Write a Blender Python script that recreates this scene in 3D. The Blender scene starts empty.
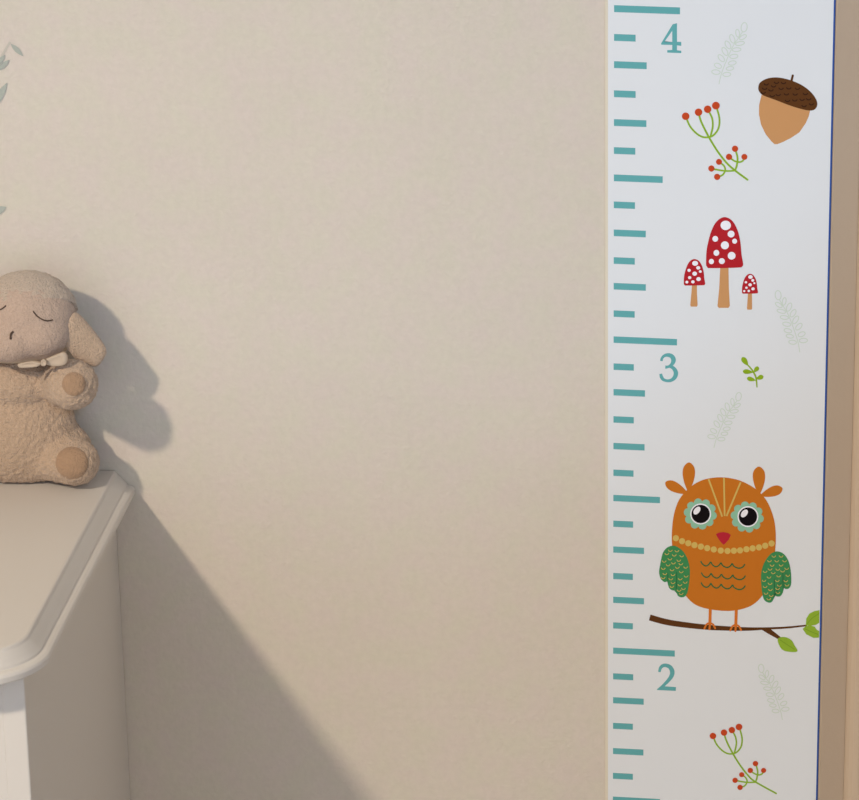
import bpy, bmesh, math, random
from mathutils import Vector, Matrix, noise
random.seed(4)
S = bpy.context.scene
COL = S.collection

# ------------------------------------------------------------------ camera
F = 3000.0
CAMD, CAMH = 2.6365, 1.67863
MR = Matrix(((0.99726923, -0.00452542, 0.07371299),
             (0.07171708, 0.29758875, -0.95199664),
             (-0.01762797, 0.95468343, 0.29710065)))
CAM = Vector((0, -CAMD, CAMH))
cd = bpy.data.cameras.new('camera'); cam = bpy.data.objects.new('camera', cd); COL.objects.link(cam)
cam.matrix_world = Matrix.Translation(CAM) @ MR.to_4x4()
cd.sensor_fit = 'HORIZONTAL'; cd.sensor_width = 36; cd.lens = F / 859 * 36
cd.shift_x = -(430 - 429.5) / 859
cd.clip_start = 0.05; cd.clip_end = 50
S.camera = cam

# ------------------------------------------------------------------ light
S.view_settings.view_transform = 'Standard'; S.view_settings.look = 'None'
S.view_settings.gamma = 1; S.view_settings.use_curve_mapping = False
S.view_settings.exposure = 0.0
W = bpy.data.worlds.new('room_air'); S.world = W; W.use_nodes = True
bg = W.node_tree.nodes['Background']; bg.inputs[0].default_value = (0.80, 0.86, 0.97, 1); bg.inputs[1].default_value = 1.36

def lamp(name, kind, loc, target, energy, color, **kw):
    d = bpy.data.lights.new(name, kind); d.energy = energy; d.color = color
    for k, v in kw.items(): setattr(d, k, v)
    o = bpy.data.objects.new(name, d); COL.objects.link(o); o.location = loc
    o.rotation_euler = (Vector(target) - Vector(loc)).to_track_quat('-Z', 'Y').to_euler()
    return o
lamp('ceiling_lamp_light', 'SPOT', (-1.70, -2.47, 2.56), (0.08, 0, -0.05), 224, (1.0, 0.87, 0.69),
     shadow_soft_size=0.085, spot_size=math.radians(66), spot_blend=1.0)
lamp('cool_wall_fill_light', 'SPOT', (0.25, -2.45, 1.9), (-0.20, 0, 1.36), 62, (0.34, 0.63, 1.0),  # added cool fill that greys the upper wall, no known fixture
     shadow_soft_size=0.12, spot_size=math.radians(28), spot_blend=0.45)

# ------------------------------------------------------------------ helpers
def lin(c):
    c = c / 255
    return c / 12.92 if c <= 0.04045 else ((c + 0.055) / 1.055) ** 2.4
def rgb(r, g, b, k=(1, 1, 1)): return (lin(r) / k[0], lin(g) / k[1], lin(b) / k[2])

def mat(name, col, rough=0.6, bump=0.0, scale=200, var=0.0, vscale=6, spec=0.3, sheen=0.0, detail=3):
    m = bpy.data.materials.new(name); m.use_nodes = True
    nt = m.node_tree; N = nt.nodes; L = nt.links; b = N['Principled BSDF']
    b.inputs['Base Color'].default_value = (*col, 1); b.inputs['Roughness'].default_value = rough
    b.inputs['Specular IOR Level'].default_value = spec
    if sheen: b.inputs['Sheen Weight'].default_value = sheen; b.inputs['Sheen Roughness'].default_value = 0.6
    tc = N.new('ShaderNodeTexCoord')
    if var:
        n = N.new('ShaderNodeTexNoise'); n.inputs['Scale'].default_value = vscale; n.inputs['Detail'].default_value = 4
        L.new(tc.outputs['Object'], n.inputs['Vector'])
        r = N.new('ShaderNodeMixRGB'); r.blend_type = 'MIX'
        r.inputs[1].default_value = (*[c * (1 - var) for c in col], 1)
        r.inputs[2].default_value = (*[min(1, c * (1 + var)) for c in col], 1)
        L.new(n.outputs['Fac'], r.inputs[0]); L.new(r.outputs[0], b.inputs['Base Color'])
    if bump:
        n = N.new('ShaderNodeTexNoise'); n.inputs['Scale'].default_value = scale; n.inputs['Detail'].default_value = detail
        L.new(tc.outputs['Object'], n.inputs['Vector'])
        bp = N.new('ShaderNodeBump'); bp.inputs['Strength'].default_value = bump; bp.inputs['Distance'].default_value = 0.002
        L.new(n.outputs['Fac'], bp.inputs['Height']); L.new(bp.outputs[0], b.inputs['Normal'])
    return m

def empty(name, loc):
    o = bpy.data.objects.new(name, None); COL.objects.link(o); o.location = loc
    o.empty_display_size = 0.05
    return o
def tag(o, label, cat, group=None):
    o['label'] = label; o['category'] = cat
    if group: o['group'] = group
def link_mesh(name, bm, m, parent=None, smooth=False):
    me = bpy.data.meshes.new(name)
    bmesh.ops.recalc_face_normals(bm, faces=bm.faces)
    bm.to_mesh(me); bm.free()
    for p in me.polygons: p.use_smooth = smooth
    o = bpy.data.objects.new(name, me); COL.objects.link(o)
    if m: me.materials.append(m)
    if parent:
        o.parent = parent
        t = root_offset(parent)
        me.transform(Matrix.Translation(-t))          # parts are written in world space
    return o
def root_offset(p):
    t = Vector((0, 0, 0))
    while p: t += p.location; p = p.parent
    return t
def box(bm, x0, x1, y0, y1, z0, z1, bev=0.0, seg=2):
    r = bmesh.ops.create_cube(bm, size=1)
    vs = r['verts']
    for v in vs:
        v.co = Vector(((x0 + x1) / 2 + v.co.x * (x1 - x0), (y0 + y1) / 2 + v.co.y * (y1 - y0), (z0 + z1) / 2 + v.co.z * (z1 - z0)))
    if bev:
        es = list({e for v in vs for e in v.link_edges})
        bmesh.ops.bevel(bm, geom=es, offset=bev, segments=seg, affect='EDGES', profile=0.5)
def struct(name, bm, m):
    o = link_mesh(name, bm, m); o['kind'] = 'structure'; return o
def ray(px, py):
    return MR @ Vector((px - 430, -(py - 400), -F))
def P(px, py, D=0.0):
    """the point seen at photo position px,py that lies D in front of the wall"""
    r = ray(px, py); t = (CAMD - D) / r.y
    return CAM + r * t

# ------------------------------------------------------------------ room
wall_m = mat('painted_wall', rgb(213, 202, 187), 0.85, bump=0.35, scale=260, var=0.03, vscale=9, spec=0.15)
def mottle(m, a, b_, scale, lo=0.35, hi=0.65):
    # uneven tint of the roller-laid paint
    nt = m.node_tree; N = nt.nodes; L = nt.links; bs = N['Principled BSDF']
    src = bs.inputs['Base Color'].links[0].from_socket
    tc = N.new('ShaderNodeTexCoord'); n = N.new('ShaderNodeTexNoise'); n.inputs['Scale'].default_value = scale; n.inputs['Detail'].default_value = 3
    L.new(tc.outputs['Object'], n.inputs['Vector'])
    cr = N.new('ShaderNodeValToRGB'); cr.color_ramp.elements[0].position = lo; cr.color_ramp.elements[1].position = hi
    cr.color_ramp.elements[0].color = (*a, 1); cr.color_ramp.elements[1].color = (*b_, 1)
    L.new(n.outputs['Fac'], cr.inputs[0])
    mx = N.new('ShaderNodeMixRGB'); mx.blend_type = 'MULTIPLY'; mx.inputs[0].default_value = 1
    L.new(src, mx.inputs[1]); L.new(cr.outputs[0], mx.inputs[2]); L.new(mx.outputs[0], bs.inputs['Base Color'])
mottle(wall_m, (1.0, 0.965, 0.985), (0.978, 0.988, 0.95), 34)
mottle(wall_m, (0.965, 0.965, 0.965), (1.0, 1.0, 1.0), 150)
floor_m = mat('floor_carpet', rgb(190, 182, 172), 0.95, bump=0.5, scale=300, var=0.05, vscale=30)
ceil_m = mat('ceiling_paint', rgb(235, 232, 226), 0.9)
base_m = mat('baseboard_paint', rgb(225, 218, 208), 0.5)
b = bmesh.new(); box(b, -2.7, 2.3, 0, 0.12, 0, 2.75); struct('wall_back', b, wall_m)
b = bmesh.new(); box(b, -2.82, -2.7, -3.6, 0.12, 0, 2.75); struct('wall_left', b, wall_m)
b = bmesh.new(); box(b, 2.3, 2.42, -3.6, 0.12, 0, 2.75); struct('wall_right', b, wall_m)
b = bmesh.new(); box(b, -2.82, 2.42, -3.6, 0.12, -0.1, 0); struct('floor', b, floor_m)
b = bmesh.new(); box(b, -2.82, 2.42, -3.6, 0.12, 2.75, 2.85); struct('ceiling', b, ceil_m)
b = bmesh.new(); box(b, -2.7, 0.159, -0.014, 0, 0, 0.10, 0.003); struct('baseboard_back', b, base_m)

# door casing to the right of the chart: shallow flat strip, cove, raised outer band
casing_m = mat('casing_paint', rgb(178, 157, 135), 0.55, bump=0.15, scale=180, var=0.03, vscale=8, spec=0.25)
b = bmesh.new()
prof = [(0.1595, 0.0), (0.1595, 0.005), (0.1610, 0.0062), (0.1800, 0.0066), (0.1830, 0.0066), (0.1830, 0.0)]
prof2 = [(0.1832, 0.0), (0.1832, 0.0072), (0.1845, 0.0098), (0.1870, 0.0128), (0.1905, 0.0150), (0.1950, 0.0160), (0.2150, 0.0162), (0.2350, 0.0162), (0.2380, 0.0150), (0.2390, 0.0)]
def extrude(b, prof):
    ra = [b.verts.new((x, -y, 0.0)) for x, y in prof]; rb = [b.verts.new((x, -y, 2.12)) for x, y in prof]
    for i in range(len(prof)):
        j = (i + 1) % len(prof); b.faces.new((ra[i], ra[j], rb[j], rb[i]))
    b.faces.new(ra); b.faces.new(rb)
casing2_m = mat('casing_light_paint', rgb(198, 175, 150), 0.5, bump=0.1, scale=180, var=0.02, vscale=8, spec=0.25)
extrude(b, prof); struct('trim_1', b, casing_m)
b = bmesh.new(); extrude(b, prof2); struct('trim_2', b, casing2_m)

# ------------------------------------------------------------------ growth chart
CT = 0.003
KL = (0.865, 0.86, 0.865)
def pm(name, r, g, b_): return mat(name, rgb(r, g, b_, KL), 0.75, spec=0.12)
M = dict(paper=pm('chart_paper', 211, 211, 212), teal=pm('print_teal', 93, 157, 158), edge=pm('chart_blue_edge', 48, 78, 145),
         back=pm('chart_backing', 204, 193, 174),
         orange=pm('print_orange', 186, 106, 29), leg=pm('print_leg', 200, 108, 38), gold=pm('print_gold', 196, 166, 88),
         mint=pm('print_mint', 134, 178, 150), white=pm('print_white', 226, 222, 226), black=pm('print_black', 12, 5, 8),
         red=pm('print_red', 172, 34, 48), green=pm('print_wing_green', 58, 128, 76), dgreen=pm('print_dark_green', 38, 96, 56),
         cap=pm('print_cap_red', 168, 30, 38), tan=pm('print_tan', 190, 138, 90), brown=pm('print_brown', 86, 50, 20),
         dbrown=pm('print_dark_brown', 50, 26, 10), stem=pm('print_stem_green', 132, 166, 42), leaf=pm('print_leaf_green', 136, 166, 48),
         leafd=pm('print_leaf_shade_green', 112, 146, 36), sprig=pm('print_sprig_green', 132, 160, 30),
         berry=pm('print_berry', 184, 66, 30), pale=pm('print_pale_green', 193, 201, 188))
chart_root = empty('growth_chart', (0.0585, 0, 0.30))
tag(chart_root, 'light grey height chart with teal inch marks and woodland prints hanging on the wall', 'growth chart')
XL, XR, ZB, ZT = -0.0401, 0.1576, 0.30, 1.62
b = bmesh.new(); box(b, XL, XR, -CT, -0.0022, ZB, ZT); paper = link_mesh('paper_panel', b, M['paper'], chart_root)
b = bmesh.new(); box(b, XL - 0.0028, XR - 0.002, -0.0021, -0.0002, ZB, ZT, 0.0003); link_mesh('backing_strip', b, M['back'], chart_root)['label'] = 'thin cream backing showing along the left edge'
b = bmesh.new(); box(b, XR, XR + 0.0016, -CT, -0.0005, ZB, ZT); link_mesh('edge_binding', b, M['edge'], chart_root)['label'] = 'narrow dark blue right edge'

def CP(px, py, layer): return P(px, py, CT + layer * 0.00012)
def cat_rom(pts, n=6, closed=False):
    out = []; N = len(pts)
    rng = range(N if closed else N - 1)
    for i in rng:
        g = (lambda k: pts[k % N]) if closed else (lambda k: pts[max(0, min(N - 1, k))])
        p0, p1, p2, p3 = g(i - 1), g(i), g(i + 1), g(i + 2)
        for s in range(n):
            t = s / n
            out.append(tuple(0.5 * (2 * p1[k] + (p2[k] - p0[k]) * t + (2 * p0[k] - 5 * p1[k] + 4 * p2[k] - p3[k]) * t * t
                                    + (3 * p1[k] - p0[k] - 3 * p2[k] + p3[k]) * t ** 3) for k in range(len(p1))))
    if not closed: out.append(tuple(pts[-1]))
    return out
class Flat:
    """a printed figure: filled flat shapes lying on the chart"""
    def __init__(s, T=None): s.bm = bmesh.new(); s.T = T or (lambda p: p)
    def poly(s, pts, layer, smooth=0, closed=True):
        if smooth: pts = cat_rom(pts, smooth, True)
        vs = [s.bm.verts.new(CP(*s.T(p), layer)) for p in pts]
        f = s.bm.faces.new(vs); bmesh.ops.triangulate(s.bm, faces=[f])
    def ell(s, cx, cy, rx, ry, layer, rot=0, n=28):
        c, q = math.cos(math.radians(rot)), math.sin(math.radians(rot))
        s.poly([(cx + rx * math.cos(a) * c - ry * math.sin(a) * q, cy + rx * math.cos(a) * q + ry * math.sin(a) * c)
                for a in [2 * math.pi * i / n for i in range(n)]], layer)
    def line(s, pts, w, layer, smooth=5, cap=True):
        p3 = [(p[0], p[1], p[2] if len(p) > 2 else w) for p in pts]
        if smooth and len(p3) > 2: p3 = cat_rom(p3, smooth)
        L_, R_ = [], []
        for i, p in enumerate(p3):
            a = p3[max(0, i - 1)]; c = p3[min(len(p3) - 1, i + 1)]
            d = Vector((c[0] - a[0], c[1] - a[1])); d.normalize(); n = Vector((-d.y, d.x)) * p[2] / 2
            L_.append(s.bm.verts.new(CP(*s.T((p[0] + n.x, p[1] + n.y)), layer)))
            R_.append(s.bm.verts.new(CP(*s.T((p[0] - n.x, p[1] - n.y)), layer)))
        for i in range(len(p3) - 1): s.bm.faces.new((L_[i], L_[i + 1], R_[i + 1], R_[i]))
        if cap:
            for q in (p3[0], p3[-1]): s.ell(q[0], q[1], q[2] / 2, q[2] / 2, layer + 0.08, n=12)
    def drop(s, bx, by, tx, ty, w, layer):
        ax = Vector((tx - bx, ty - by)); L = ax.length; ax.normalize(); n = Vector((-ax.y, ax.x))
        pr = [(0, .03), (.15, .2), (.35, .38), (.6, .5), (.8, .46), (.93, .28), (1, 0)]
        pts = [(bx + ax.x * L * t + n.x * w * h, by + ax.y * L * t + n.y * w * h) for t, h in pr]
        pts += [(bx + ax.x * L * t - n.x * w * h, by + ax.y * L * t - n.y * w * h) for t, h in pr[-2::-1]]
        s.poly(pts, layer, smooth=3)
    def arc(s, cx, cy, wid, dep, w, layer):
        s.line([(cx - wid / 2, cy - dep * .3), (cx - wid * .28, cy + dep * .5), (cx, cy + dep * .7), (cx + wid * .28, cy + dep * .5), (cx + wid / 2, cy - dep * .3)], w, layer, smooth=3, cap=False)
    def done(s, name, m, parent, label=None):
        o = link_mesh(name, s.bm, M[m], parent)
        if label: o['label'] = label
        return o
def frame(sc, ox, oy): return lambda p: (ox + p[0] / sc, oy + p[1] / sc)

# inch marks: (y at left end, right x)
ticks = [(8.6, 680), (37.4, 635.6), (64.6, 646.7), (93.7, 635.6), (122.5, 646.4), (150.5, 635.3), (177.8, 662.7),
         (204.8, 635), (232.8, 645.8), (260.5, 634.8), (286.2, 645.8), (313.6, 634.7), (339.6, 677),
         (366.6, 633.8), (392.2, 645), (419.4, 633.8), (446, 644.6), (472.7, 633.5), (498, 660), (523.7, 633.1),
         (549.5, 644), (576, 632.9), (599.8, 644), (625.4, 632.9), (650.6, 674.8), (676.3, 633.2), (700.2, 643.7),
         (725.8, 632.9), (751, 643.4), (775.8, 632.9), (799.5, 660)]
for y, xr in ticks:
    xl = 614.1 - y / 800 * 1.2; hh = 3.45 - y / 800 * 0.5; sl = 0.034 + y / 800 * 0.018
    dy = (xr - xl) * sl
    fl = Flat(); fl.poly([(xl, y - hh), (xr, y - hh + dy), (xr, y + hh + dy), (xl, y + hh)], 1)
    fl.done('inch_mark', 'teal', chart_root)

fl = Flat(frame(20, 655, 20))
fl.poly([(345, 100), (360, 84), (405, 72), (440, 64), (440, 615), (345, 615)], 1)
fl.poly([(350, 92), (352, 205), (195, 425), (200, 440), (345, 440), (345, 497), (125, 495), (120, 470)], 1.1)
fl.poly([(430, 436), (525, 438), (525, 517), (430, 505)], 1.15)
fl.poly([(245, 603), (345, 600), (440, 606), (525, 615), (525, 662), (245, 652)], 1.2)
fl.done('printed_numeral', 'teal', chart_root, 'teal figure 4')
fl = Flat(frame(17.775, 650, 345))
fl.line([(203, 285, 46), (215, 232, 46), (258, 190, 52), (320, 178, 66), (385, 200, 78), (418, 262, 84), (398, 330, 66), (350, 375, 48), (300, 392, 50), (272, 392, 62)], 50, 1, cap=False)
fl.line([(350, 378, 46), (420, 415, 66), (460, 490, 78), (442, 570, 74), (385, 622, 60), (310, 636, 50), (240, 616, 54), (205, 570, 60), (190, 512, 48)], 50, 1.1, cap=False)
fl.done('printed_numeral', 'teal', chart_root, 'teal figure 3')
fl = Flat(frame(17.77, 650, 655))
fl.line([(166, 302, 44), (186, 230, 54), (230, 190, 60), (290, 186, 66), (360, 220, 74), (396, 300, 82), (378, 380, 74), (318, 460, 62), (235, 545, 52), (165, 606, 50)], 50, 1, cap=False)
fl.poly([(125, 605), (190, 560), (240, 555), (462, 570), (458, 638), (125, 622)], 1.1)
fl.done('printed_numeral', 'teal', chart_root, 'teal figure 2')

# acorn
A = frame(7.535, 745, 60)
fl = Flat(A); fl.poly([(125, 262), (106, 340), (105, 410), (120, 485), (155, 558), (198, 612), (222, 634), (245, 634), (285, 618), (345, 588), (410, 545), (458, 475), (480, 425), (492, 376), (300, 320)], 1)
ac = fl.done('printed_acorn', 'tan', chart_root, 'tan acorn nut with a dark brown cap')
fl = Flat(A); fl.poly([(100, 212), (112, 172), (160, 142), (225, 131), (290, 138), (360, 158), (430, 190), (492, 237), (533, 290), (545, 335), (528, 370), (490, 381), (420, 368), (330, 340), (240, 305), (140, 268), (110, 242)], 2, smooth=4)
fl.line([(350, 160), (354, 140), (360, 117)], 17, 2.2)
fl.done('acorn_cap', 'brown', ac)
fl = Flat(A)
for x, y in [(160, 180), (148, 213), (138, 243), (237, 168), (215, 195), (195, 225), (205, 268), (290, 170), (272, 213), (250, 260), (330, 210), (312, 255), (320, 305), (395, 213), (378, 256), (375, 301), (455, 253), (430, 296), (480, 292), (445, 344), (500, 330)]:
    fl.arc(x, y, 36, 12, 8, 3)
fl.done('cap_scale_marks', 'dbrown', ac)

# berry sprigs
def sprig(T, end, label):
    fl = Flat(T)
    fl.line([(228, 178), (250, 255), (310, 375), (380, 490), (450, 580), (515, 640), end], 16, 1)
    fl.line([(125, 210), (160, 290), (215, 350), (265, 377), (310, 378)], 15, 1.1)
    fl.line([(368, 125), (395, 225), (388, 305), (352, 358), (310, 380)], 15, 1.2)
    fl.line([(300, 155), (335, 220), (342, 290), (325, 368)], 15, 1.3)
    fl.line([(520, 470), (540, 540), (535, 600), (520, 645)], 15, 1.4)
    fl.line([(472, 535), (510, 565), (550, 577), (580, 568), (598, 540)], 14, 1.5)
    fl.line([(330, 628), (400, 642), (460, 648), (520, 645)], 14, 1.6)
    fl.line([(400, 580), (430, 605), (442, 640), (420, 680), (377, 695)], 14, 1.7)
    o = fl.done('printed_berry_sprig', 'stem', chart_root, label)
    for x, y, r in [(125, 210, 30), (228, 178, 30), (301, 154, 30), (367, 125, 31), (520, 470, 25), (472, 535, 25), (595, 535, 24), (392, 575, 24), (331, 628, 25), (377, 695, 25)]:
        fl = Flat(T); fl.ell(x, y, r, r, 3); fl.done('printed_berry', 'berry', o)
sprig(frame(8, 670, 90), (620, 718), 'green sprig with red berries under the figure 4')
def T2(p):
    x, y = (p[0] - 125) / 8, (p[1] - 210) / 8
    return (712.9 + x * 0.862, 736 + y * 0.848)
sprig(T2, (712, 752), 'green sprig with red berries below the figure 2')

# mushrooms
MF = frame(7.27, 670, 205)
CAPO = [(262, 440), (264, 350), (275, 280), (300, 190), (340, 118), (395, 88), (450, 112), (490, 180), (512, 270), (520, 360), (532, 432), (518, 453), (480, 456), (380, 459), (276, 459)]
SPOT = [(405, 148, 36, 32), (444, 211, 24, 23), (470, 263, 17, 17), (329, 246, 20, 20), (399, 293, 28, 27), (337, 348, 20, 20), (448, 369, 27, 26), (301, 411, 18, 18), (377, 408, 21, 20)]
def mush(ox, oy, sx, sy, stem, label):
    fl = Flat(MF); fl.poly(stem, 1); o = fl.done('printed_mushroom', 'tan', chart_root, label)
    q = lambda p: (ox + (p[0] - 262) * sx, oy + (p[1] - 88) * sy)
    fl = Flat(MF); pts = [q(p) for p in CAPO]
    fl.poly(cat_rom(pts[:12], 4) + pts[12:], 2); c = fl.done('mushroom_cap', 'cap', o)
    fl = Flat(MF)
    for x, y, rx, ry in SPOT: fl.ell(*q((x, y)), rx * sx * 1.05, ry * sy * 1.08, 3, n=18)
    fl.done('cap_spots', 'white', o)
mush(262, 88, 1, 1, [(365, 445), (425, 445), (428, 600), (435, 733), (425, 748), (355, 748), (345, 736), (358, 600)], 'tallest red mushroom with white spots')
mush(100, 393, .578, .519, [(160, 575), (196, 575), (196, 640), (201, 728), (195, 739), (152, 739), (147, 728), (155, 640)], 'red mushroom left of the tallest one')
mush(523, 500, .433, .39, [(567, 635), (596, 635), (597, 753), (592, 761), (563, 761), (559, 752)], 'smallest red mushroom')

# small leaf sprig
GF = frame(19.05, 735, 350)
fl = Flat(GF); fl.line([(200, 250, 24), (290, 335, 28), (350, 420, 32), (395, 510, 32), (410, 600, 30), (418, 705, 22)], 28, 1)
sg = fl.done('printed_leaf_sprig', 'sprig', chart_root, 'small bright green leaf sprig beside the figure 3')
for a in [(250, 300, 135, 140, 100), (355, 425, 448, 322, 84), (345, 425, 148, 405, 88), (400, 552, 540, 500, 88), (395, 580, 228, 535, 84)]:
    fl = Flat(GF); fl.drop(*a, 2); fl.done('printed_leaf', 'sprig', sg)

# pale fern outlines
FL = [(115, 610, 45, 24, 5), (135, 543, 40, 24, 25), (168, 462, 45, 24, 48), (205, 390, 48, 24, 58), (235, 320, 46, 24, 58), (280, 255, 48, 24, 68), (335, 195, 42, 20, 80),
      (402, 130, 32, 50, 8),
      (230, 632, 42, 22, -5), (262, 568, 40, 20, -8), (285, 510, 42, 22, -12), (300, 440, 44, 22, -8), (328, 368, 46, 20, -5), (362, 302, 48, 20, -12), (392, 235, 42, 20, -32)]
def fern(base, tip, mirror, label):
    b0 = Vector((150, 735)); t0 = Vector((405, 85)); d0 = t0 - b0
    d1 = Vector(tip) - Vector(base); s = d1.length / d0.length
    def T(p):
        v = Vector(p) - b0
        u = v.dot(d0) / d0.length; w = (d0.x * v.y - d0.y * v.x) / d0.length
        if mirror: w = -w
        e = d1.normalized(); n = Vector((-e.y, e.x))
        r = Vector(base) + e * u * s + n * w * s
        return (r.x, r.y)
    fl = Flat(T)
    fl.line([(150, 735), (172, 630), (225, 480), (290, 330), (345, 245), (385, 180)], 9, 1)
    for k, (x, y, a, b_, r) in enumerate(FL):
        c, q = math.cos(math.radians(r)), math.sin(math.radians(r))
        pts = [(x + a * math.cos(t) * c - b_ * math.sin(t) * q, y + a * math.cos(t) * q + b_ * math.sin(t) * c) for t in [i * math.pi / 8 for i in range(17)]]
        fl.line(pts, 10, 1.1 + k * 0.03, smooth=0, cap=False)
    fl.done('printed_fern', 'pale', chart_root, label)
fern((719, 84), (744.5, 23), False, 'pale green fern outline beside the figure 4')
fern((799.7, 352), (778, 291), True, 'pale green fern outline right of the mushrooms')
fern((714, 447.6), (739, 392.8), False, 'pale green fern outline above the owl')
fern((782.3, 719.7), (761, 664.6), True, 'pale green fern outline under the branch')

# branch with leaves
BF = frame(3.922, 640, 580)
fl = Flat(BF)
fl.line([(38, 147, 24), (120, 168, 23), (260, 185, 20), (400, 192, 15), (500, 190, 9), (580, 186, 8), (655, 178, 6)], 10, 1, cap=False)
fl.poly([(468, 190), (512, 192), (552, 224), (543, 233), (505, 212)], 1.2)
br = fl.done('printed_branch', 'brown', chart_root, 'brown branch with green leaves')
fl = Flat(BF); fl.poly([(540, 240), (546, 226), (570, 224), (594, 236), (606, 256), (618, 280), (585, 282), (556, 272)], 2, smooth=3); fl.done('printed_leaf', 'leaf', br)
fl = Flat(BF); fl.line([(548, 234), (575, 252), (606, 272)], 2.5, 3, cap=False); fl.done('leaf_vein', 'leafd', br)
fl = Flat(BF); fl.poly([(650, 178), (652, 152), (664, 132), (684, 122), (704, 118), (703, 168), (690, 176), (668, 180)], 2); fl.done('printed_leaf', 'leaf', br)
fl = Flat(BF); fl.poly([(638, 192), (650, 181), (668, 178), (685, 183), (694, 196), (703, 200), (702, 226), (680, 227), (652, 213)], 2.4); fl.done('printed_leaf', 'leaf', br)
fl = Flat(BF); fl.line([(655, 172), (675, 150), (702, 132)], 2.5, 3, cap=False); fl.line([(648, 192), (672, 203), (700, 214)], 2.5, 3.2, cap=False); fl.done('leaf_vein', 'leafd', br)

# owl
OF = frame(5.33, 650, 450)
fl = Flat(); fl.poly([(672, 545), (672, 530), (674, 514), (679, 500), (687.5, 489.5), (698, 482), (710, 478.2), (725, 477.5), (740, 480.6), (755, 488.5), (766, 499.7), (773, 515.6), (775.6, 530.6), (775.4, 548), (772.5, 568), (768, 585), (760, 598.5), (747.7, 607.3), (728, 611), (704, 608), (690.4, 601), (680, 586), (674, 566)], 2, smooth=4)
owl = fl.done('printed_owl', 'orange', chart_root, 'orange owl with green wings standing on the branch')
for a in [(205, 225, 208, 66, 66), (205, 235, 82, 172, 54), (582, 240, 580, 88, 66), (585, 245, 706, 204, 54)]:
    fl = Flat(OF); fl.drop(*a, 1.5); fl.done('ear_tuft', 'orange', owl)
fl = Flat(OF)
for a in [((312, 155), (385, 355)), ((394, 148), (398, 352)), ((483, 172), (408, 352))]: fl.line(a, 9, 3, cap=False)
fl.done('forehead_lines', 'gold', owl)
for cx, cy, bx, by, hx, hy in [(268, 341, 270, 341, 250, 323), (518, 357, 522, 355, 503, 338)]:
    fl = Flat(OF); fl.ell(cx, cy, 68, 68, 3)
    for k in range(10):
        a = math.radians(36 * k + 8); fl.ell(cx + 67 * math.cos(a), cy + 62 * math.sin(a), 22, 22, 3.1 + k * .05, n=16)
    fl.done('eye_flower', 'mint', owl)
    fl = Flat(OF); fl.ell(bx, by, 56, 56, 4.5); fl.done('eye_ring', 'white', owl)
    fl = Flat(OF); fl.ell(bx, by, 49, 49, 5.5); fl.done('pupil', 'black', owl)
    fl = Flat(OF); fl.ell(hx, hy, 15, 24, 6.5, rot=38); fl.done('eye_highlight', 'white', owl)
fl = Flat(OF); fl.poly([(351, 448), (368, 440), (392, 437), (418, 443), (431, 453), (420, 478), (400, 500), (391, 505), (376, 490), (359, 465)], 3); fl.done('beak', 'red', owl)
for x, y in [(138, 470), (171, 486), (204, 497), (237, 507), (271, 515), (305, 523), (340, 530), (377, 536), (413, 538), (447, 537), (480, 535), (514, 529), (547, 524), (581, 519), (614, 510), (648, 498)]:
    fl = Flat(OF); fl.ell(x, y, 16.5, 16.5, 3, n=18); fl.done('collar_bead', 'gold', owl)
for x0, y0 in [(270, 592), (273, 653), (272, 706)]:
    fl = Flat(OF); xs = [0, 53, 108, 168, 236]
    for k in range(4):
        xa, xb = x0 + xs[k], x0 + xs[k + 1]; ya, yb = y0 + k * 4, y0 + k * 4 + 4
        fl.line([(xa, ya), (xa + 10, ya + 16), ((xa + xb) / 2, ya + 26), (xb - 12, yb + 16), (xb, yb)], 7, 3 + k * .1, smooth=4, cap=False)
    fl.done('belly_scallops', 'dgreen', owl)
WL = [(62, 320), (75, 255), (92, 200), (132, 148), (200, 122), (260, 138), (322, 188), (365, 258), (392, 345), (399, 440), (388, 560), (372, 650), (345, 698), (300, 712), (258, 690), (240, 630), (205, 634), (165, 610), (146, 560), (140, 532), (105, 537), (66, 500), (48, 440), (50, 385)]
WR = [(68, 470), (85, 370), (120, 290), (170, 225), (215, 195), (260, 188), (312, 205), (357, 250), (390, 320), (408, 410), (414, 500), (410, 570), (386, 610), (350, 617), (324, 604), (316, 660), (290, 697), (255, 703), (220, 688), (212, 730), (190, 765), (155, 772), (112, 750), (90, 700), (74, 600)]
GL = [(175, 175), (250, 180), (135, 212), (220, 228), (305, 237), (170, 272), (272, 288), (105, 298), (210, 318), (150, 340), (295, 328), (255, 368), (350, 366), (95, 380), (195, 396), (300, 418), (112, 440), (205, 452), (355, 468), (92, 486), (180, 500), (288, 500), (345, 538), (205, 543), (285, 568), (192, 586), (325, 610), (275, 630), (298, 668)]
GR = [(215, 240), (298, 240), (165, 294), (248, 294), (338, 294), (195, 344), (297, 342), (172, 388), (260, 390), (362, 380), (115, 415), (208, 430), (315, 410), (160, 480), (270, 466), (375, 460), (103, 518), (255, 520), (352, 522), (172, 553), (278, 573), (365, 570), (115, 588), (258, 610), (175, 623), (125, 664), (262, 656), (185, 690), (157, 728)]
for T, pts, gl, ln in [(frame(11.42, 655, 535), WL, GL, [((248, 420), (246, 520), (241, 625)), ((146, 440), (147, 490), (146, 545))]),
                       (frame(11.42, 755, 535), WR, GR, [((318, 430), (320, 520), (320, 605)), ((220, 500), (221, 600), (218, 690))])]:
    fl = Flat(T); fl.poly(pts, 3, smooth=3); w_ = fl.done('wing', 'green', owl, 'green wing with yellow feather marks')
    fl = Flat(T)
    for l in ln: fl.line(l, 8, 4, cap=False)
    fl.done('feather_lines', 'dgreen', owl)
    fl = Flat(T)
    for x, y in gl: fl.arc(x, y, 46, 18, 7.5, 4.2)
    fl.done('feather_marks', 'gold', owl)
LF = frame(3.317, 600, 440)
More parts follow.
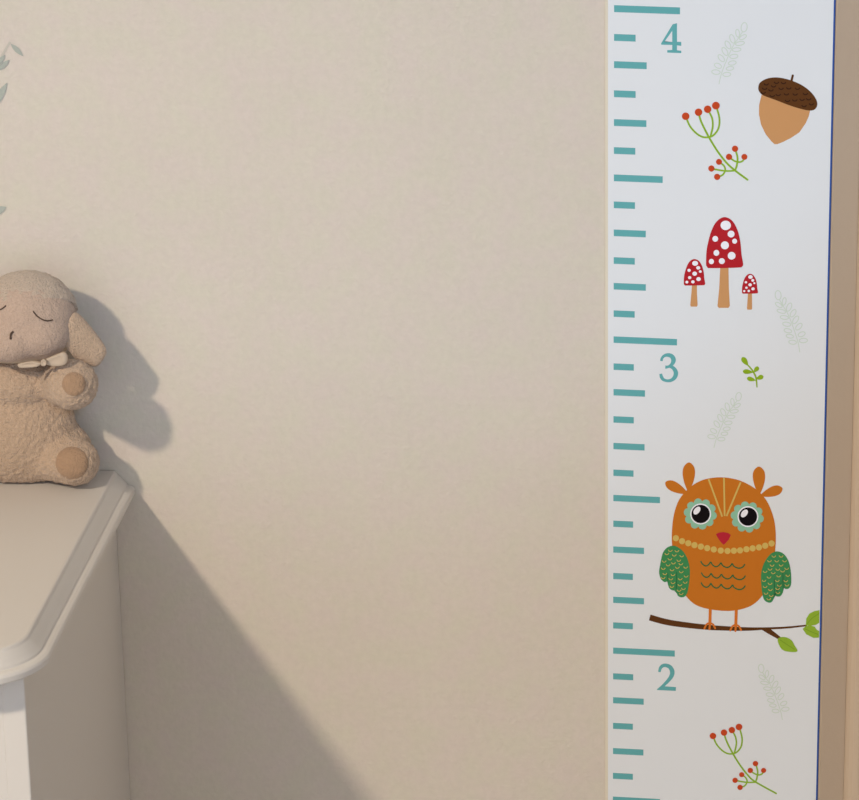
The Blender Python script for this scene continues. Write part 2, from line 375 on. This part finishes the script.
for x, y in [(366, 556), (452, 562)]:
    fl = Flat(LF)
    fl.line([(x, y), (x - 1, y + 35), (x - 2, y + 58)], 10, 1.8, cap=False)
    fl.line([(x - 2, y + 50), (x - 13, y + 56), (x - 20, y + 70)], 6, 3)
    fl.line([(x - 2, y + 50), (x - 2, y + 60), (x - 3, y + 72)], 6.5, 3.2)
    fl.line([(x - 2, y + 50), (x + 9, y + 56), (x + 16, y + 69)], 6, 3.4)
    fl.done('owl_leg', 'leg', owl)

# ------------------------------------------------------------------ dresser
white_m = mat('dresser_paint', rgb(220, 214, 207), 0.42, bump=0.05, scale=60, var=0.012, vscale=5, spec=0.4)
knob_m = mat('dresser_knob', rgb(190, 185, 178), 0.3, spec=0.5)
XB, XL2 = -0.5025, -1.40         # body right and left side
YF, ZTOP = -0.430, 0.7857
dr = empty('dresser', ((XB + XL2) / 2, -0.215, 0))
tag(dr, 'cream white painted dresser with moulded top edge standing against the wall', 'dresser')
# top slab: stacked rounded outlines
def outline(off, rad, n=28):
    x0, x1, y0, y1 = XL2 - off, XB + off, YF - off - 0.025, -0.001
    pts = [(x0, y1), ]
    r = rad
    for i in range(n + 1):
        a = math.pi + (math.pi / 2) * i / n; pts.append((x0 + r + r * math.cos(a), y0 + r + r * math.sin(a)))
    for i in range(n + 1):
        a = 1.5 * math.pi + (math.pi / 2) * i / n; pts.append((x1 - r + r * math.cos(a), y0 + r + r * math.sin(a)))
    pts.append((x1, y1))
    return pts
b = bmesh.new()
rings = []
for off, z in [(-0.02, -0.024), (0.0175, -0.0240), (0.0190, -0.0228), (0.0192, -0.0180), (0.0180, -0.0160), (0.0155, -0.0148),
               (0.0125, -0.0142), (0.0120, -0.0125), (0.0095, -0.0098), (0.0065, -0.0062), (0.0035, -0.0030), (0.0020, -0.00062), (0.0005, 0.0)]:
    rings.append([b.verts.new((x, y, ZTOP + z)) for x, y in outline(off, 0.045 + max(off, 0) * 1.0)])
for A_, B_ in zip(rings, rings[1:]):
    for i in range(len(A_)):
        j = (i + 1) % len(A_); b.faces.new((A_[i], A_[j], B_[j], B_[i]))
b.faces.new(rings[0]); b.faces.new(rings[-1])
top = link_mesh('top_board', b, white_m, dr, smooth=False)
md = top.modifiers.new('edge', 'BEVEL'); md.width = 0.0006; md.segments = 2; md.limit_method = 'ANGLE'; md.angle_limit = math.radians(25)
# carcass
b = bmesh.new()
box(b, XB - 0.0355, XB - 0.0195, YF + 0.0003, YF + 0.03, 0.10, ZTOP - 0.0235); box(b, XL2 + 0.0195, XL2 + 0.0355, YF + 0.0003, YF + 0.03, 0.10, ZTOP - 0.0235)
box(b, XB - 0.02, XB, YF, -0.001, 0.10, ZTOP - 0.0235, 0.0015)
box(b, XL2, XL2 + 0.02, YF, -0.001, 0.10, ZTOP - 0.0235, 0.0015)
box(b, XL2 + 0.02, XB - 0.02, -0.012, -0.002, 0.10, ZTOP - 0.0235)
box(b, XL2 + 0.02, XB - 0.02, YF + 0.002, -0.012, 0.10, 0.12)
for z in (0.738, 0.530, 0.325): box(b, XL2 + 0.02, XB - 0.02, YF + 0.001, YF + 0.03, z, z + 0.022 if z < 0.7 else ZTOP - 0.0235)
link_mesh('carcass', b, white_m, dr)
for z0, z1 in ((0.555, 0.735), (0.350, 0.527), (0.123, 0.322)):
    for x0, x1 in ((XB - 0.455, XB - 0.036), (XL2 + 0.036, XB - 0.459)):
        b = bmesh.new(); box(b, x0, x1, YF + 0.003, YF + 0.022, z0, z1, 0.002)
        box(b, x0 + 0.01, x1 - 0.01, YF + 0.022, -0.05, z0 + 0.01, z1 - 0.03)
        d = link_mesh('drawer', b, white_m, dr)
        for kx in (x0 + 0.11, x1 - 0.11):
            b = bmesh.new()
            pr = [(0.0, 0.030), (0.008, 0.0295), (0.014, 0.026), (0.016, 0.021), (0.013, 0.016), (0.007, 0.012), (0.006, 0.0)]
            rs = [[b.verts.new((kx + r * math.cos(t), YF + 0.003 - h, (z0 + z1) / 2 + r * math.sin(t))) for t in [2 * math.pi * i / 20 for i in range(20)]] for r, h in pr[1:]]
            b.faces.new(rs[0])
            for A_, B_ in zip(rs, rs[1:]):
                for i in range(20): b.faces.new((A_[i], A_[(i + 1) % 20], B_[(i + 1) % 20], B_[i]))
            link_mesh('knob', b, knob_m, d, smooth=True)
for x in (XB - 0.05, XL2 + 0.002):
    for y in (YF + 0.002, -0.055):
        b = bmesh.new(); box(b, x, x + 0.048, y, y + 0.048, 0, 0.10, 0.003)
        for v in b.verts:
            if v.co.z < 0.05: v.co.x = x + 0.024 + (v.co.x - x - 0.024) * 0.7; v.co.y = y + 0.024 + (v.co.y - y - 0.024) * 0.7
        link_mesh('leg', b, white_m, dr)

# ------------------------------------------------------------------ plush lamb
fleece = mat('lamb_fleece', rgb(192, 164, 138), 0.95, bump=1.0, scale=620, var=0.26, vscale=420, spec=0.05, sheen=0.3)
headf = mat('lamb_head_fleece', rgb(190, 170, 151), 0.95, bump=1.0, scale=520, var=0.22, vscale=400, spec=0.05, sheen=0.3)
facef = mat('lamb_face_plush', rgb(190, 164, 145), 0.95, bump=0.9, scale=520, var=0.16, vscale=380, spec=0.05, sheen=0.3)
earf = mat('lamb_ear_plush', rgb(194, 166, 140), 0.95, bump=1.0, scale=520, var=0.22, vscale=400, spec=0.05, sheen=0.3)
pawf = mat('lamb_paw_plush', rgb(188, 162, 134), 0.95, bump=0.7, scale=450, var=0.08, vscale=150, spec=0.05, sheen=0.3)
padf = mat('lamb_pad_suede', rgb(168, 136, 108), 0.9, bump=0.8, scale=450, var=0.12, vscale=120, spec=0.05, sheen=0.2)
ribm = mat('lamb_ribbon', rgb(190, 170, 148), 0.6, spec=0.4)
stm = mat('lamb_stitch', rgb(84, 66, 54), 0.8)
lamb = empty('plush_lamb', (P(15, 440, 0.05).x, -0.05, ZTOP))
tag(lamb, 'beige plush lamb with closed eyes and ribbon sitting on the cream dresser', 'plush toy')

def blob(bm, c, r, rotm=None, sub=3):
    q = bmesh.ops.create_icosphere(bm, subdivisions=sub, radius=1)
    for v in q['verts']:
        p = Vector((v.co.x * r[0], v.co.y * r[1], v.co.z * r[2]))
        if rotm: p = rotm @ p
        v.co = p + c
def limb(bm, a, b_, ra, rb_, n=9):
    for i in range(n):
        t = i / (n - 1); c = a.lerp(b_, t); r = ra + (rb_ - ra) * t
        blob(bm, c, (r, r, r), sub=2)
def fuse(name, bm, m, parent, vox=0.0028, disp=0.0012, smooth_it=6, tex=0.004):
    o = link_mesh(name, bm, m, parent, smooth=True)
    r = o.modifiers.new('fuse', 'REMESH'); r.mode = 'VOXEL'; r.voxel_size = vox; r.use_smooth_shade = True
    s_ = o.modifiers.new('soften', 'SMOOTH'); s_.iterations = smooth_it; s_.factor = 0.5
    if disp:
        s2 = o.modifiers.new('fine', 'SUBSURF'); s2.levels = 1; s2.render_levels = 1
        t = bpy.data.textures.new(name + '_pile', 'CLOUDS'); t.noise_scale = tex; t.noise_depth = 2
        d = o.modifiers.new('pile', 'DISPLACE'); d.texture = t; d.strength = disp * 2; d.mid_level = 0.5; d.texture_coords = 'GLOBAL'
    return o

HC = P(27, 316, 0.066)           # head centre
TC = P(12, 425, 0.036)
AR = P(73, 388, 0.103); AL = P(-58, 389, 0.098)
FR = P(75, 465, 0.060); FLT = P(-62, 462, 0.066)
FR.z = max(FR.z, ZTOP + 0.0220); FLT.z = FR.z
TC.z = ZTOP + 0.056
b = bmesh.new()
blob(b, Vector((TC.x, TC.y, TC.z)), (0.060, 0.032, 0.056))
blob(b, Vector((TC.x + 0.004, TC.y + 0.003, TC.z - 0.022)), (0.069, 0.028, 0.036))
blob(b, Vector((TC.x + 0.008, TC.y - 0.002, TC.z + 0.045)), (0.044, 0.034, 0.026))
limb(b, Vector((TC.x + 0.045, TC.y + 0.002, TC.z + 0.040)), Vector((AR.x - 0.002, AR.y + 0.010, AR.z)), 0.021, 0.0238)
limb(b, Vector((TC.x - 0.032, TC.y + 0.002, TC.z + 0.040)), Vector((AL.x, AL.y + 0.010, AL.z)), 0.021, 0.0238)
limb(b, Vector((TC.x + 0.030, TC.y, ZTOP + 0.027)), Vector((FR.x, FR.y + 0.006, FR.z + 0.001)), 0.024, 0.0228)
limb(b, Vector((TC.x - 0.030, TC.y, ZTOP + 0.027)), Vector((FLT.x, FLT.y + 0.006, FLT.z + 0.001)), 0.024, 0.0228)
body = fuse('body', b, fleece, lamb, disp=0.0017)
# clear the board: nothing of the body below it
def floor_clip(o, z):
    for v in o.data.vertices:
        wz = v.co.z + root_offset(o).z
        if wz < z: v.co.z += z - wz
floor_clip(body, ZTOP + 0.0010)

# head (turned a little to the camera's left and down)
hr = Matrix.Rotation(math.radians(-10), 3, 'Z')
b = bmesh.new()
blob(b, HC, (0.0440, 0.038, 0.0385), sub=4)
blob(b, HC + Vector((-0.012, -0.020, -0.016)), (0.030, 0.026, 0.0205))     # muzzle
blob(b, HC + Vector((0.012, -0.012, -0.012)), (0.030, 0.028, 0.024))       # cheek
blob(b, HC + Vector((-0.034, -0.010, -0.012)), (0.018, 0.024, 0.020))
head = fuse('head', b, facef, lamb, disp=0.0006, smooth_it=8, tex=0.003)
# woolly cap over crown, sides and back of the head
b = bmesh.new(); blob(b, HC + Vector((0, 0.003, 0.00062)), (0.0455, 0.0390, 0.0398), sub=5)
nrm = Vector((-0.28, 0.58, 0.76)).normalized()
g = b.verts[:] + b.edges[:] + b.faces[:]
bmesh.ops.bisect_plane(b, geom=g, plane_co=HC + Vector((0, -0.020, 0.012)), plane_no=nrm, clear_inner=True)
cap = link_mesh('wool_cap', b, headf, head, smooth=True)
t = bpy.data.textures.new('cap_pile', 'CLOUDS'); t.noise_scale = 0.004; t.noise_depth = 2
so = cap.modifiers.new('thick', 'SOLIDIFY'); so.thickness = 0.0030; so.offset = -1
d = cap.modifiers.new('pile', 'DISPLACE'); d.texture = t; d.strength = 0.0036; d.texture_coords = 'GLOBAL'

def ear(pix, label_m, mirror=False):
    bm = bmesh.new(); mid = []; N = len(pix)
    pts = cat_rom(pix, 4, True)
    def w(p):
        v = P(p[0], p[1], p[2])
        if mirror: v.x = 2 * HC.x - v.x - 0.004
        return v
    loop = [w(p) for p in pts]; c = sum(loop, Vector()) / len(loop)
    rings = []
    for s_, dy in ((0.90, 0.0042), (1.0, 0.0022), (1.02, 0.0), (1.0, -0.0022), (0.90, -0.0042), (0.6, -0.0052)):
        rings.append([bm.verts.new(c + (p - c) * s_ + Vector((0, dy, 0))) for p in loop])
    for A_, B_ in zip(rings, rings[1:]):
        for i in range(len(loop)): bm.faces.new((A_[i], A_[(i + 1) % len(loop)], B_[(i + 1) % len(loop)], B_[i]))
    bm.faces.new(rings[0]); bm.faces.new(rings[-1])
    o = link_mesh('ear', bm, label_m, head, smooth=True)
    return o
EP = [(70, 318, .076), (76, 313, .070), (86, 322, .067), (98, 337, .066), (106, 350, .068), (103, 359, .070), (96, 366, .072), (86, 363, .073), (76, 358, .074), (66, 345, .080), (64, 331, .081)]
ear(EP, earf); ear(EP, earf, True)

# surface finder: first point of the fused shape straight in front
from mathutils.bvhtree import BVHTree
bpy.context.view_layer.update()
dg = bpy.context.evaluated_depsgraph_get()
def surf(o):
    e = o.evaluated_get(dg); me = e.to_mesh()
    off = root_offset(o)
    t = BVHTree.FromPolygons([v.co + off for v in me.vertices], [tuple(p.vertices) for p in me.polygons]); e.to_mesh_clear(); return t
hT, bT = surf(head), surf(body)
def hit(T, px, py, lift):
    r = ray(px, py).normalized(); h = T.ray_cast(CAM, r)
    if h[0] is None: return P(px, py, 0.10)
    return h[0] - r * lift
def cord(name, pts, rad, m, parent, n=6):
    bm = bmesh.new(); rings = []
    pts = [Vector(p) for p in pts]
    for i, p in enumerate(pts):
        dd = (pts[min(len(pts) - 1, i + 1)] - pts[max(0, i - 1)]).normalized()
        a = dd.orthogonal().normalized(); c = dd.cross(a)
        if rings:
            pa = prev - dd * prev.dot(dd); a = pa.normalized(); c = dd.cross(a)
        prev = a
        k = rad * (0.55 if i in (0, len(pts) - 1) else 1)
        rings.append([bm.verts.new(p + a * k * math.cos(t) + c * k * math.sin(t)) for t in [2 * math.pi * j / n for j in range(n)]])
    for A_, B_ in zip(rings, rings[1:]):
        for j in range(n): bm.faces.new((A_[j], A_[(j + 1) % n], B_[(j + 1) % n], B_[j]))
    bm.faces.new(rings[0]); bm.faces.new(rings[-1])
    return link_mesh(name, bm, m, parent, smooth=True)
def stitch(name, pix, rad, T=hT, par=None):
    q = cat_rom(pix, 5)
    return cord(name, [hit(T, x, y, 0.0006) for x, y in q], rad, stm, par or head)
stitch('closed_eye', [(33, 311), (37, 316), (43, 319.8), (48, 320.8), (53, 319.8)], 0.00062)
stitch('closed_eye', [(-8, 306), (-4, 309), (0, 309.5), (3, 308), (6, 305.5)], 0.00062)
stitch('nose', [(13.5, 331.5), (11.5, 333), (10.6, 336), (10.6, 339.5)], 0.0010)

# paw pads: discs draped on the paws
def pad(cx, cy, r, px_list=None):
    bm = bmesh.new(); rings = []
    for k, f in enumerate((0.0, 0.35, 0.7, 0.92, 1.0)):
        lift = 0.0020 if f < 0.95 else 0.0002
        if f == 0: rings.append([bm.verts.new(hit(bT, cx, cy, 0.0021))]); continue
        rings.append([bm.verts.new(hit(bT, cx + r * f * math.cos(a), cy + r * f * math.sin(a), lift)) for a in [2 * math.pi * i / 24 for i in range(24)]])
    for i in range(24):
        bm.faces.new((rings[0][0], rings[1][i], rings[1][(i + 1) % 24]))
        for A_, B_ in zip(rings[1:], rings[2:]): bm.faces.new((A_[i], B_[i], B_[(i + 1) % 24], A_[(i + 1) % 24]))
    o = link_mesh('paw_pad', bm, padf, lamb, smooth=True)
    return o
pad(74, 384, 12); pad(72, 463, 16.5); pad(-58, 384, 12); pad(-62, 463, 16.5)

# ribbon round the neck with a bow under the chin
b = bmesh.new()
NC = Vector((TC.x + 0.012, TC.y - 0.001, P(20, 361, 0.08).z + 0.004)); n = 40; rr = []
for i in range(n):
    a = 2 * math.pi * i / n; c = Vector((math.cos(a), math.sin(a), 0))
    base_ = Vector((NC.x + 0.044 * c.x, NC.y + 0.036 * c.y, NC.z + 0.004 * math.sin(a)))
    rr.append([b.verts.new(base_ + c * u + Vector((0, 0, v))) for u, v in ((0, -0.0045), (0.0015, -0.004), (0.0022, 0), (0.0015, 0.004), (0, 0.0045), (-0.001, 0))])
for i in range(n):
    for j in range(6): b.faces.new((rr[i][j], rr[(i + 1) % n][j], rr[(i + 1) % n][(j + 1) % 6], rr[i][(j + 1) % 6]))
rb = link_mesh('ribbon', b, ribm, lamb, smooth=True)
def loop_bow(pix, D):
    bm = bmesh.new(); pts = cat_rom(pix, 4, True)
    c = Vector((0, 0, 0)); L0 = [P(x, y, D) for x, y in pts]; c = sum(L0, Vector()) / len(L0)
    rings = [[bm.verts.new(c + (p - c) * s_ + Vector((0, dy, 0))) for p in L0] for s_, dy in ((0.94, 0.003), (1, 0), (0.9, -0.003), (0.5, -0.0015))]
    for A_, B_ in zip(rings, rings[1:]):
        for i in range(len(L0)): bm.faces.new((A_[i], A_[(i + 1) % len(L0)], B_[(i + 1) % len(L0)], B_[i]))
    bm.faces.new(rings[0]); bm.faces.new(rings[-1])
    return link_mesh('bow_loop', bm, ribm, rb, smooth=True)
DB = 0.108
loop_bow([(44, 360), (55, 355), (64, 352), (68, 357), (66, 364), (56, 366), (46, 364)], DB)
loop_bow([(42, 363), (34, 361), (26, 362), (18, 364), (19, 367), (28, 367), (38, 366)], DB + 0.002)
loop_bow([(41, 361), (44, 359), (47, 362), (46, 365), (42, 365)], DB + 0.006)

# ------------------------------------------------------------------ leafy branch hanging in from the left above the dresser
leaf_m = mat('branch_leaf', rgb(170, 172, 160), 0.7, var=0.08, vscale=60)
twig_m = mat('branch_twig', rgb(196, 187, 172), 0.8)
DL = 0.0005
pr_ = P(-30, 470, DL)
lb = empty('leafy_branch_decal', (P(-30, 300, 0).x, 0, P(-30, 300, 0).z))
tag(lb, 'grey green leafy branch stuck on the wall above the plush lamb at left edge', 'wall decal')
b = bmesh.new()
def wline(bm, pts, w, d=0.0005):
    q = cat_rom(pts, 5); a_, b2 = [], []
    for i, p in enumerate(q):
        u = q[max(0, i - 1)]; v = q[min(len(q) - 1, i + 1)]; d_ = Vector((v[0] - u[0], v[1] - u[1])).normalized()
        a_.append((p[0] - d_.y * w / 2, p[1] + d_.x * w / 2)); b2.append((p[0] + d_.y * w / 2, p[1] - d_.x * w / 2))
    F1 = [[bm.verts.new(P(x, y, dd)) for x, y in side] for side, dd in ((a_, d), (b2, d), (b2, 0.0001), (a_, 0.0001))]
    for j in range(4):
        A_, B_ = F1[j], F1[(j + 1) % 4]
        for i in range(len(A_) - 1): bm.faces.new((A_[i], A_[i + 1], B_[i + 1], B_[i]))
def slab(bm, pix, d=0.0005):
    f1 = [bm.verts.new(P(x, y, d)) for x, y in pix]; f0 = [bm.verts.new(P(x, y, 0.0001)) for x, y in pix]
    n_ = len(pix)
    for i in range(n_): bm.faces.new((f1[i], f1[(i + 1) % n_], f0[(i + 1) % n_], f0[i]))
    A_ = bm.faces.new(f1); B_ = bm.faces.new(f0[::-1]); bmesh.ops.triangulate(bm, faces=[A_, B_])
wline(b, [(-34, 250), (-30, 170), (-16, 100), (-4, 66), (4, 52), (10, 42)], 2.2)
wline(b, [(-30, 170), (-20, 120), (-10, 96)], 2, 0.0006)
wline(b, [(-34, 250), (-22, 228), (-8, 214)], 2, 0.0007)
link_mesh('twig', b, twig_m, lb)
for k, (x0, y0, x1, y1, w) in enumerate([(11, 44, 23, 56, 5), (-4, 66, 5, 55, 5), (-9, 110, 7, 83, 8), (-9, 214, 6, 207, 8), (-2, 70, 9, 60, 5), (-18, 110, -26, 84, 7), (-24, 136, -10, 118, 7), (-30, 170, -42, 150, 7), (-28, 200, -12, 186, 7), (-34, 230, -46, 214, 7)]):
    b = bmesh.new(); ax = Vector((x1 - x0, y1 - y0)); nn = Vector((-ax.y, ax.x)).normalized()
    pr = [(0, .05), (.25, .4), (.5, .5), (.75, .36), (1, 0.03)]
    pts = [(x0 + ax.x * t + nn.x * w * h, y0 + ax.y * t + nn.y * w * h) for t, h in pr] + [(x0 + ax.x * t - nn.x * w * h, y0 + ax.y * t - nn.y * w * h) for t, h in pr[::-1]]
    slab(b, pts, 0.0009 + 0.0001 * k); link_mesh('leaf', b, leaf_m, lb)
